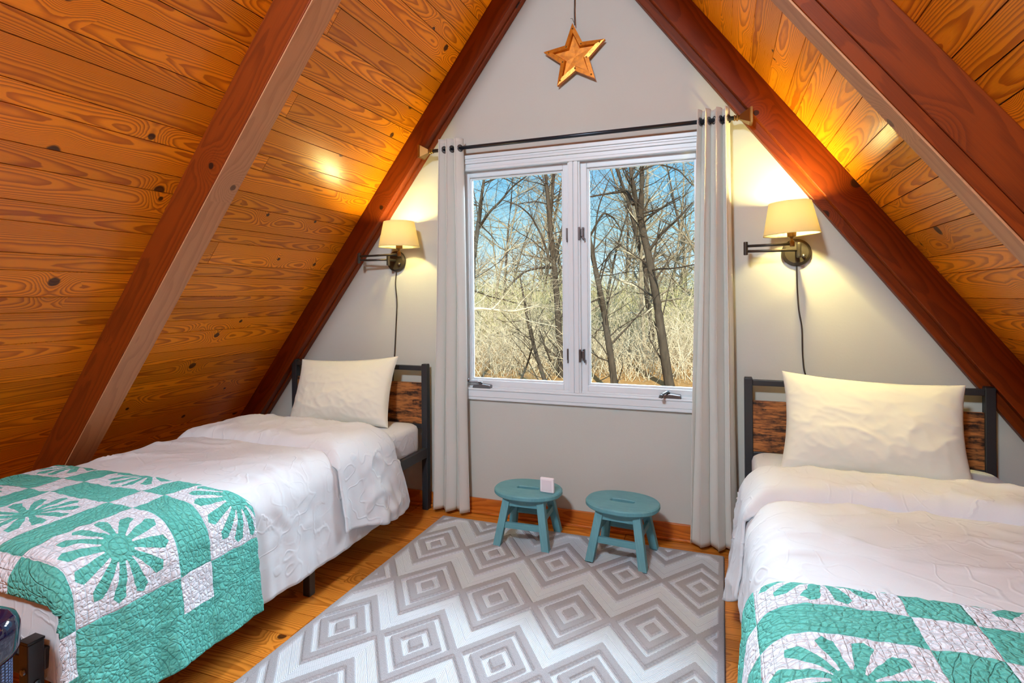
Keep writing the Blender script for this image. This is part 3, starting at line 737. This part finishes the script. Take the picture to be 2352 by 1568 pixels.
# left bed -----------------------------------------------------------
ZT = .548
duv = empty('duvet', ((LX0 + LX1) / 2, -1.2, .2), label='plain white duvet draped over the left bed', cat='duvet')
P, A, B = spread(LX0 - .005, LX1 + .012, -.62, YF + .072, ZT, .06, .37, .0, .24, .09, .0125, wr_sheet(3, 1, .80), 3, .05, crown=.022, wave=.05, foot_r=.05)
UV = np.stack([A, B], -1); cloth('duvet_cover', P, UV, M_SHEET, duv, .01)
# turned-down end, lying over the duvet and hanging lower at the side
def hemL(A, B, W): return np.where(A > W, W + (A - W) * (1.0 + .10 * np.sin(B * 9 + .6)), A)
P, A, B = spread(LX0 + .01, LX1 + .018, -.50, -.950, ZT + .030, .05, .355, .055, .028, .085, .0115, wr_fold(8), 8, .07, hem=hemL, crown=.03, head_r=.05, wave=.16)
B2 = B; sk = sstep(.0, .42, A - (LX1 - LX0)); P[..., 1] += sk * .07 * (1 - B / .45)          # lower corner swings towards the headboard
UV = np.stack([A, B + 3], -1); cloth('turned_down_end', P, UV, M_SHEET, duv, .012)
# right bed -----------------------------------------------------------
duv2 = empty('duvet', ((RX0 + RX1) / 2, -1.2, .2), label='plain white duvet draped over the right bed', cat='duvet')
P, A, B = spread(RX0 - .012, RX1 + .005, -.66, YF + .072, ZT, .30, .06, .0, .24, .10, .0125, wr_sheet(13, 1, .80), 13, .05, crown=.022, wave=.05, foot_r=.05)
UV = np.stack([A, B], -1); cloth('duvet_cover', P, UV, M_SHEET, duv2, .01)
def hemR(A, B, W): return np.where(A < 0, A * (1.0 + .16 * np.sin(B * 10 + .2)), A)
P, A, B = spread(RX0 - .018, RX1 - .01, -.595, -.935, ZT + .032, .36, .05, .06, .03, .095, .0115, wr_fold(18), 18, .06, hem=hemR, crown=.03, head_r=.055, wave=.10)
UV = np.stack([A, B + 3], -1); cloth('turned_down_end', P, UV, M_SHEET, duv2, .012)
# quilts ----------------------------------------------------------------
def wr_quilt(seed):
    def f(A, B): return 0.003 * pn(A * 40, B * 32, seed) + .0035 * pn(A * 18, B * 14, seed + 1) + .004 * pn(A * 5, B * 5, seed + 2) + .002 * ridged(A * 22, B * 16, seed + 3)
    return f
st = .006
P, A, B = spread(LX0 - .012, LX1 + .034, -1.445, YF + .055, ZT + .022, .05, .385, .0, .06, .095, st, wr_quilt(31), 31, .09, crown=.022, wave=.05, foot_r=.05)
hemlen = (LX1 + .034) - (LX0 - .012) + .385
UV = np.stack([hemlen - A, (-1.445 - B) + .417 * 10 - (-1.77)], -1)
cloth('patchwork_quilt', P, UV, M_QUILT, thick=.012, label='teal and white flower patchwork quilt across the foot of the left bed', cat='quilt')
P, A, B = spread(RX0 - .034, RX1 + .012, -1.470, YF + .055, ZT + .022, .27, .05, .0, .06, .11, st, wr_quilt(41), 41, .10, crown=.022, wave=.05, foot_r=.05)
P[..., 1] -= sstep(-.02, .30, -A) * .20 * (1 - B / .7).clip(0, 1)
UV = np.stack([A + .265 + .0, (-1.470 - B) + .417 * 10 - (-1.767)], -1)
cloth('patchwork_quilt', P, UV, M_QUILT, thick=.012, label='teal and white flower patchwork quilt across the foot of the right bed', cat='quilt')

# pillows -----------------------------------------------------------------
def pillow(label, c, w, h, t, tilt, rz, seed, roll=0.0):
    n = 70; u = np.linspace(-1, 1, n); v = np.linspace(-1, 1, n); U, V_ = np.meshgrid(u, v, indexing='ij')
    prof = ((1 - np.abs(U) ** 2.6).clip(0) ** .55) * ((1 - np.abs(V_) ** 2.6).clip(0) ** .55)
    pin = 1 - .10 * (1 - np.abs(U) ** 2) * np.abs(V_) ** 3; pin2 = 1 - .07 * (1 - np.abs(V_) ** 2) * np.abs(U) ** 3
    X_ = U * w / 2 * pin2; Z_ = V_ * h / 2 * pin
    wrk = .012 * pn(U * 2.2, V_ * 2.2, seed) + .012 * ridged(U * 2.0 + .8 * V_, V_ * 2.0, seed + 1) + .007 * ridged(U * 5, V_ * 4 + U * 2, seed + 2)
    edge_ = ((np.abs(U) ** 6 + np.abs(V_) ** 6)).clip(0, 1); wrk = wrk * (.4 + .6 * edge_)
    F_ = t / 2 * prof + wrk * prof.clip(.15, 1) + .004; B_ = -t / 2 * prof - .004
    # heavier at the bottom
    F_ *= (1.0 - .28 * V_); B_ *= (1.0 - .2 * V_)
    mb = MB(); UVa = np.stack([X_, Z_], -1)
    Rm = Matrix.Rotation(rz, 3, 'Z') @ Matrix.Rotation(tilt, 3, 'X') @ Matrix.Rotation(roll, 3, 'Y')
    Rn = np.array(Rm)
    def tr(Q): return Q.reshape(-1, 3) @ Rn.T + np.array(c)
    PF = tr(np.stack([X_, -F_, Z_], -1)).reshape(n, n, 3); PB = tr(np.stack([X_, -B_, Z_], -1)).reshape(n, n, 3)
    mb.grid(PF, UVa); mb.grid(PB, UVa, flip=True)
    # close the seam
    idx = [(i, 0) for i in range(n)] + [(n - 1, j) for j in range(1, n)] + [(i, n - 1) for i in range(n - 2, -1, -1)] + [(0, j) for j in range(n - 2, 0, -1)]
    V2 = [PF[i] for i in idx] + [PB[i] for i in idx]; k = len(idx); mb.add(V2, [(i, (i + 1) % k, (i + 1) % k + k, i + k) for i in range(k)])
    o = mb.build('pillow', M_PILLOW, smooth=True, recalc=True, label=label, cat='pillow')
    w_ = o.modifiers.new('weld', 'WELD'); w_.merge_threshold = .0005
    s_ = o.modifiers.new('sub', 'SUBSURF'); s_.levels = 1; s_.render_levels = 1
    return o
pillow('cream pillow leaning on the headboard of the left bed', (-2.148, -.235, .712), .67, .43, .17, R(-24), R(4), 5, R(-3))
pillow('cream pillow leaning on the headboard of the right bed', (.590, -.285, .705), .69, .46, .19, R(-26), R(-3), 9, R(2.5))

# ------------------------------------------------------------------ stools
def stool(label, loc, rz, group=None):
    e = empty('step_stool', (0, 0, 0), label=label, cat='stool')
    a, b, h = .180, .145, .262
    n = 72; th = np.arange(n) / n * 2 * np.pi
    def outer(ins): return [((a - ins) * np.sign(math.cos(q)) * abs(math.cos(q)) ** .92, (b - ins) * np.sign(math.sin(q)) * abs(math.sin(q)) ** .92) for q in th]
    def slot(g):
        out = []
        for q in th:                                    # stadium 0.11 x 0.026
            r_ = .0205 + g; L = .040
            out.append((math.cos(q) * r_ + (L if math.cos(q) > 0 else -L) * min(1, abs(math.cos(q)) * 1.6 + .0), math.sin(q) * r_))
        return out
    loops = [(slot(0), h - .026), (outer(.006), h - .026), (outer(0), h - .020), (outer(0), h - .006), (outer(.005), h - .0005), (outer(.012), h), (slot(.003), h), (slot(0), h - .004)]
    V = [(x, y, z) for l, z in loops for x, y in l]; F = []; m = len(loops)
    for i in range(m):
        for j in range(n): F.append((i * n + j, i * n + (j + 1) % n, ((i + 1) % m) * n + (j + 1) % n, ((i + 1) % m) * n + j))
    UV = [[(V[k][0], V[k][1]) for k in f] for f in F]
    mb = MB(); mb.add(V, F, UV); mb.build('seat', M_TEAL, e, recalc=True)
    top = {}; 
    for sx in (-1, 1):
        for sy in (-1, 1):
            p = np.array((sx * .128, sy * .128, 0)); q = np.array((sx * .088, sy * .078, h - .026)); top[sx, sy] = (p, q)
            mb = MB(); d = q - p; V = []
            for base in (p, q):
                for i, j in ((-1, -1), (1, -1), (1, 1), (-1, 1)): V.append(base + np.array((i * .0195, j * .0185, 0)))
            F = [(0, 1, 5, 4), (1, 2, 6, 5), (2, 3, 7, 6), (3, 0, 4, 7), (3, 2, 1, 0), (4, 5, 6, 7)]
            mb.add(V, F, [[(V[k][2], V[k][0] + V[k][1]) for k in f] for f in F]); mb.build('leg', M_TEAL, e, bevel=.002)
    def at(sx, sy, t): p, q = top[sx, sy]; return p + (q - p) * t
    for name, t, hh in (('apron', .88, .018), ('stretcher', .42, .015)):
        for s1, s2 in (((-1, -1), (1, -1)), ((1, -1), (1, 1)), ((1, 1), (-1, 1)), ((-1, 1), (-1, -1))):
            tt = t if s1[1] == s2[1] or name == 'apron' else t + .16
            mb = MB(); p, q = at(*s1, tt), at(*s2, tt); c = (p + q) / 2; ax = (q - p) / 2; sd = np.cross(ax / np.linalg.norm(ax), (0, 0, 1))
            mb.obox(c, ax, sd * .008, (0, 0, hh)); mb.build(name, M_TEAL, e, bevel=.0015)
    e.location = loc; e.rotation_euler = (0, 0, rz); return e
stool('small oval teal stool with a white device on it', (-.958, -.262, .0135), R(2), None)
stool('small oval teal stool with a bare top, nearer the right bed', (-.462, -.286, .0135), R(-5), None)
dev = empty('smart_sensor', (-.842, -.30, .276), R(-4), label='small white square plastic device standing on the left stool', cat='device')
ORG[dev] = Vector((0, 0, 0))
mb = MB(); mb.box(-.0375, .0375, -.009, .009, 0, .076); mb.build('body', M_DEVICE, dev, bevel=.006)
mb = MB(); mb.box(-.027, .027, -.0105, -.0085, .011, .065); mb.build('front_button', M_DEVICE2, dev, bevel=.001)

# ------------------------------------------------------------------ rug
def rug():
    x0, x1, y0, y1, st_ = -1.520, .004, -2.30, -.145, .0037
    xs = np.arange(x0, x1 + 1e-6, st_); ys = np.arange(y0, y1 + 1e-6, st_); Xg, Yg = np.meshgrid(xs, ys, indexing='ij')
    px, py = .3225, .378
    def dia(Xg, Yg, xc, yc):
        u = np.abs((Xg - xc + px / 2) % px - px / 2) / (px / 2); v = np.abs((Yg - yc + py) % (2 * py) - py) / .215
        return u + v
    d1 = dia(Xg, Yg, -.739, -.49); d2 = dia(Xg, Yg, -.739 + px / 2, -.49 - py); d = np.minimum(d1, d2)
    e = .009
    def band(a, b): return sstep(a - e, a + e, d) * (1 - sstep(b - e, b + e, d))
    pile = band(.84, 1.08) + band(.40, .66) + (1 - sstep(.20 - e, .20 + e, d)) * 1.0
    ed = np.minimum(np.minimum(Xg - x0, x1 - Xg), np.minimum(Yg - y0, y1 - Yg)); pile = np.maximum(pile, 1 - sstep(.022, .03, ed)).clip(0, 1)
    Z = .006 + .0105 * pile + .0012 * pn(Xg * 150, Yg * 150, 2) * pile - .004 * (1 - sstep(0, .008, ed))
    mb = MB(); mb.grid(np.stack([Xg, Yg, Z], -1), np.stack([Xg, Yg], -1)); 
    # underside and edges
    for A_, B_ in (((x0, y0), (x1, y0)), ((x1, y0), (x1, y1)), ((x1, y1), (x0, y1)), ((x0, y1), (x0, y0))):
        mb.add([(A_[0], A_[1], .0008), (B_[0], B_[1], .0008), (B_[0], B_[1], .0095), (A_[0], A_[1], .0095)], [(0, 1, 2, 3)])
    mb.add([(x0, y0, .0008), (x1, y0, .0008), (x1, y1, .0008), (x0, y1, .0008)], [(3, 2, 1, 0)])
    o = mb.build('area_rug', M_RUG, smooth=True, label='blue-grey rug with raised taupe zigzags and diamonds on the floor', cat='rug')
    at = o.data.attributes.new('pile', 'FLOAT', 'POINT'); vals = np.ones(len(o.data.vertices)); vals[:pile.size] = pile.reshape(-1); at.data.foreach_set('value', vals)
    a2 = o.data.attributes.new('dia', 'FLOAT', 'POINT'); v2 = np.zeros(len(vals)); v2[:d.size] = d.reshape(-1); a2.data.foreach_set('value', v2)
rug()

# ------------------------------------------------------------------ dark blue canister at the foot of the left bed
CC = (-1.632, -2.268, 0)
can = empty('cylindrical_canister', CC, label='dark blue canister with glossy domed cap and mesh sleeve, beside the left bed foot', cat='canister')
n = 64; zz = np.linspace(.012, .445, 30); th = np.linspace(0, 2 * np.pi, n); T_, Z_ = np.meshgrid(th, zz, indexing='ij')
mb = MB(); mb.grid(np.stack([CC[0] + .066 * np.cos(T_), CC[1] + .066 * np.sin(T_), Z_], -1), np.stack([T_ * .066, Z_], -1)); mb.build('mesh_sleeve', M_MESH, can, smooth=True, label='blue woven mesh sleeve')
mb = MB(); mb.lathe([(.064, .438), (.076, .444), (.081, .462), (.082, .500), (.081, .512), (.074, .530), (.058, .542), (.03, .548), (0, .549)], CC, (0, 0, 1), 48); mb.build('cap', M_NAVY, can, smooth=True, label='glossy navy domed cap')
mb = MB(); mb.lathe([(.070, 0), (.072, .004), (.072, .014), (.064, .018)], CC, (0, 0, 1), 40); mb.build('base_ring', M_NAVY, can, smooth=True)

# ------------------------------------------------------------------ woods outside
def ground_z(x, y): return -2.45 + 1.05 * sstep(2, 14, y) +   .045 * np.maximum(np.asarray(y, float) - 14, 0) + .35 * pn(np.asarray(x) * .12, np.asarray(y) * .12, 5)
xs = np.linspace(-60, 40, 120); ys = np.concatenate([np.linspace(.4, 30, 90), np.linspace(31, 90, 40)]); GX, GY = np.meshgrid(xs, ys, indexing='ij')
mb = MB(); mb.grid(np.stack([GX, GY, ground_z(GX, GY)], -1), flip=False); mb.build('ground', M_LEAF, smooth=True, kind='structure')
def at(px, py, Yp):
    d = fw + rt * ((px - 1176) / FPX) - up * ((py - CYPX) / FPX); t = (Yp - CAMLOC.y) / d.y; return np.array(CAMLOC + d * t)
def branch(mb, p, d, L, r, depth, rn, n=5, droop=.05, seg=4, spread_=.55, kids=3):
    P = [np.array(p)]; d = np.array(d, float); d /= np.linalg.norm(d)
    for i in range(seg):
        d = d + np.array([rn.gauss(0, .13), rn.gauss(0, .13), rn.gauss(0, .10) + .03]); d /= np.linalg.norm(d); P.append(P[-1] + d * L / seg)
    rad = np.linspace(r, r * .45, seg + 1); mb.tube(P, rad, n if r > .03 else 3, cap=False)
    if depth <= 0: return
    for k in range(kids):
        i = rn.randint(1, seg); q = P[i]; dd = P[i] - P[i - 1]; dd /= np.linalg.norm(dd)
        side = np.array([rn.gauss(0, 1), rn.gauss(0, 1), rn.gauss(0.15, .6)]); side /= np.linalg.norm(side)
        branch(mb, q, dd * (1 - spread_) + side * spread_, L * rn.uniform(.42, .68), rad[i] * rn.uniform(.4, .62), depth - 1, rn, n, droop, seg, spread_, kids)
def hero(label, Yp, stems, limbs, mat, seed, twigs=5, cat='tree', depth=2):
    """stems = pixel polylines with radii (a leaning trunk is a real 3D tube at depth Yp)"""
    rn = random.Random(seed); p0 = at(*stems[0][0][:2], Yp); e = empty('bare_tree', (p0[0], p0[1], float(ground_z(p0[0], p0[1])) - .1), label=label, cat=cat)
    tr = MB(); br = MB()
    for pts in stems + limbs:
        isl = pts in limbs; Q = []; rr = []
        for i, (px, py, r) in enumerate(pts):
            dy = (0 if i == 0 else rn.uniform(-.5, .5)) * (1 if isl else .6); q = at(px, py, Yp + dy); Q.append(q); rr.append(r * .68)
        if pts is stems[0]: g = Q[0].copy(); g[2] = float(ground_z(g[0], g[1])) - .1; Q.insert(0, g); rr.insert(0, rr[0] * 1.15)
        t = np.linspace(0, 1, len(Q)); t2 = np.linspace(0, 1, len(Q) * 4); Q = np.array(Q); S = np.stack([np.interp(t2, t, Q[:, i]) for i in range(3)], 1); r2 = np.interp(t2, t, rr)
        for _ in range(2): S[1:-1] = (S[:-2] + 2 * S[1:-1] + S[2:]) / 4
        (br if isl else tr).tube(S, r2, 7, cap=False)
        for k in range(twigs * (3 if isl else 2) + (8 if not isl else 0)):
            i = rn.randint(3, len(S) - 2); d0 = S[i + 1] - S[i]; d0 /= np.linalg.norm(d0) + 1e-9
            sd = np.array([rn.gauss(0, 1), rn.gauss(0, .6), rn.gauss(.3, .6)]); sd /= np.linalg.norm(sd)
            branch(br, S[i], d0 * .4 + sd * .7, rn.uniform(.8, 2.2), r2[i] * rn.uniform(.18, .36), depth, rn)
    tr.build('trunk', mat, e, smooth=True); br.build('branches', mat, e, smooth=True); return e
hero('tall forked bare tree seen through the right window pane', 14.0, [[(1538, 883, .22), (1522, 790, .20), (1510, 700, .18), (1498, 630, .17), (1486, 570, .16), (1470, 500, .15), (1474, 440, .11), (1474, 370, .09), (1480, 300, .07)]],
     [[(1471, 505, .12), (1462, 470, .11), (1450, 400, .09), (1444, 340, .06)], [(1455, 470, .09), (1440, 438, .08), (1400, 444, .05), (1352, 452, .03)], [(1492, 573, .08), (1520, 535, .06), (1555, 505, .05), (1590, 465, .03)], [(1476, 390, .05), (1510, 375, .04), (1560, 390, .03), (1590, 425, .02)], [(1474, 490, .05), (1510, 482, .03), (1545, 462, .02)]], M_BARK, 3)
hero('leaning bare tree nearest the window mullion in the right pane', 13.0, [[(1412, 880, .16), (1400, 800, .14), (1388, 720, .13), (1378, 665, .12), (1366, 610, .11), (1354, 550, .10), (1342, 480, .08), (1330, 400, .06)]],
     [[(1354, 545, .05), (1385, 486, .045), (1410, 500, .035), (1428, 530, .02)], [(1376, 660, .04), (1395, 585, .03), (1425, 560, .02)], [(1362, 590, .04), (1372, 480, .03), (1400, 410, .02)]], M_BARK, 8)
hero('tall forked bare tree seen through the left window pane', 15.0, [[(1290, 860, .17), (1284, 770, .16), (1279, 680, .15), (1272, 600, .14), (1265, 545, .13), (1261, 480, .11), (1255, 420, .09), (1250, 350, .06)]],
     [[(1264, 500, .09), (1268, 450, .08), (1273, 395, .06), (1276, 330, .04)], [(1272, 614, .07), (1245, 614, .06), (1206, 622, .05), (1175, 650, .04), (1155, 675, .03)], [(1263, 600, .06), (1246, 545, .05), (1220, 495, .04), (1190, 470, .035), (1150, 458, .02)], [(1264, 470, .04), (1230, 462, .03), (1190, 468, .02)], [(1276, 640, .04), (1320, 560, .03), (1340, 500, .02)]], M_BARK, 12)
hero('dark bare tree at the far left edge of the window view', 9.5, [[(1082, 700, .10), (1088, 600, .09), (1093, 552, .085), (1101, 500, .08), (1106, 450, .06), (1114, 400, .045), (1120, 340, .03)]],
     [[(1102, 520, .05), (1125, 485, .045), (1150, 462, .04), (1175, 430, .03), (1215, 400, .02)], [(1108, 520, .025), (1128, 540, .02), (1145, 562, .01)], [(1112, 420, .03), (1150, 405, .02), (1200, 430, .015)]], M_BARK, 17)
hero('pale sunlit branch tree low in the left window pane', 7.5, [[(1040, 740, .06), (1060, 715, .05), (1095, 707, .04), (1140, 712, .035), (1180, 716, .03), (1236, 700, .015)]],
     [[(1130, 711, .025), (1150, 690, .02), (1175, 660, .012)], [(1180, 716, .02), (1205, 735, .015), (1280, 750, .008)], [(1204, 716, .015), (1225, 706, .012), (1238, 702, .008)], [(1180, 716, .015), (1200, 690, .012), (1240, 650, .008)]], M_TWIG, 21, depth=2)
hero('slanting thin trunk low in the left window pane', 12.0, [[(1255, 885, .09), (1240, 840, .085), (1225, 790, .08), (1213, 740, .07), (1206, 700, .05), (1195, 640, .03)]], [[(1195, 875, .05), (1210, 840, .045), (1222, 800, .03)], [(1265, 830, .04), (1250, 790, .035), (1240, 760, .02)]], M_BARK, 25, twigs=4)
# slender trees all through the woods: four kinds, copied
protos = []
for k in range(5):
    rn = random.Random(40 + k); e = empty('slender_tree', (0, 0, 0)); tr = MB(); br = MB()
    H = rn.uniform(8, 13); P = [np.array((0, 0, -.3))]; d = np.array((rn.gauss(0, .08), rn.gauss(0, .08), 1.0))
    for i in range(9): d = d + np.array((rn.gauss(0, .06), rn.gauss(0, .06), 0)); P.append(P[-1] + d / np.linalg.norm(d) * H / 9)
    rad = np.linspace(.10, .02, 10); tr.tube(P, rad, 6, cap=False)
    for q in range(26):
        i = rn.randint(2, 9); sd = np.array((rn.gauss(0, 1), rn.gauss(0, 1), rn.uniform(.2, 1.2))); sd /= np.linalg.norm(sd)
        branch(br, P[i], sd, rn.uniform(1.0, 2.8), rad[i] * .5 + .006, 2, rn, seg=4, kids=3)
    mt = M_BARK2 if k % 2 else M_BARK
    tr.build('trunk', mt, e, smooth=True); br.build('branches', M_BARK2 if k != 1 else M_TWIG, e, smooth=True); protos.append(e)
rn = random.Random(77); used = set(); cnt = 0
while cnt < 60:
    Yp = rn.uniform(15, 46); px = rn.uniform(1040, 1640) if cnt < 36 else rn.choice((rn.uniform(760, 1040), rn.uniform(1640, 2250))); q = at(px, 680, Yp); k = rn.randrange(5)
    o = protos[k] if k not in used else copy_tree(protos[k]); used.add(k); cnt += 1
    o.location = (q[0], Yp, float(ground_z(q[0], Yp))); o.rotation_euler = (rn.gauss(0, .05), rn.gauss(0, .05), rn.uniform(0, 6.28)); s_ = rn.uniform(.7, 1.25) * (.75 + Yp / 90); o.scale = (s_, s_, s_)
    o['label'] = 'slender bare tree among the woods beyond the window'; o['category'] = 'tree'; o['group'] = 'slender bare trees in the woods beyond the window'
# tangled dry brush under the trees
def brush(name, label, mat, count, seed, ya, yb, hmin, hmax, rad):
    rn = random.Random(seed); mb = MB()
    for i in range(count):
        Yp = rn.uniform(ya, yb); px = rn.uniform(1060, 1625) if i < count // 2 else rn.choice((rn.uniform(840, 1060), rn.uniform(1625, 1900), rn.uniform(1700, 2250))); q = at(px, 680, Yp); z0 = float(ground_z(q[0], Yp)) - .05; h = rn.uniform(hmin, hmax) * (.5 + rn.random() * .7)
        d = np.array((rn.gauss(0, .30), rn.gauss(0, .30), 1.0)); P = [np.array((q[0], Yp, z0))]
        for k in range(4): d = d + np.array((rn.gauss(0, .32), rn.gauss(0, .3), rn.gauss(-.05, .2))); P.append(P[-1] + d / np.linalg.norm(d) * h / 4)
        r = rad * rn.uniform(.5, 1.3); mb.tube(P, np.linspace(r, r * .3, 5), 3, cap=False)
        for k in range(2):
            j = rn.randint(1, 3); sd = np.array((rn.gauss(0, 1), rn.gauss(0, .7), rn.gauss(.2, .6))); sd /= np.linalg.norm(sd)
            mb.tube([P[j], P[j] + sd * h * .16, P[j] + sd * h * .3 + np.array((0, 0, rn.gauss(-.05, .1) * h))], [r * .6, r * .45, r * .2], 3, cap=False)
    return mb.build(name, mat, label=label, cat='undergrowth', kind='stuff')
brush('undergrowth', 'tangle of dry pale stems growing under the trees outside', M_TWIG, 7000, 5, 14.5, 30, 1.2, 3.8, .010)
brush('thicket', 'olive brush thicket filling the slope behind the trees outside', M_BRUSHY, 7200, 6, 20, 44, 1.6, 4.2, .020)
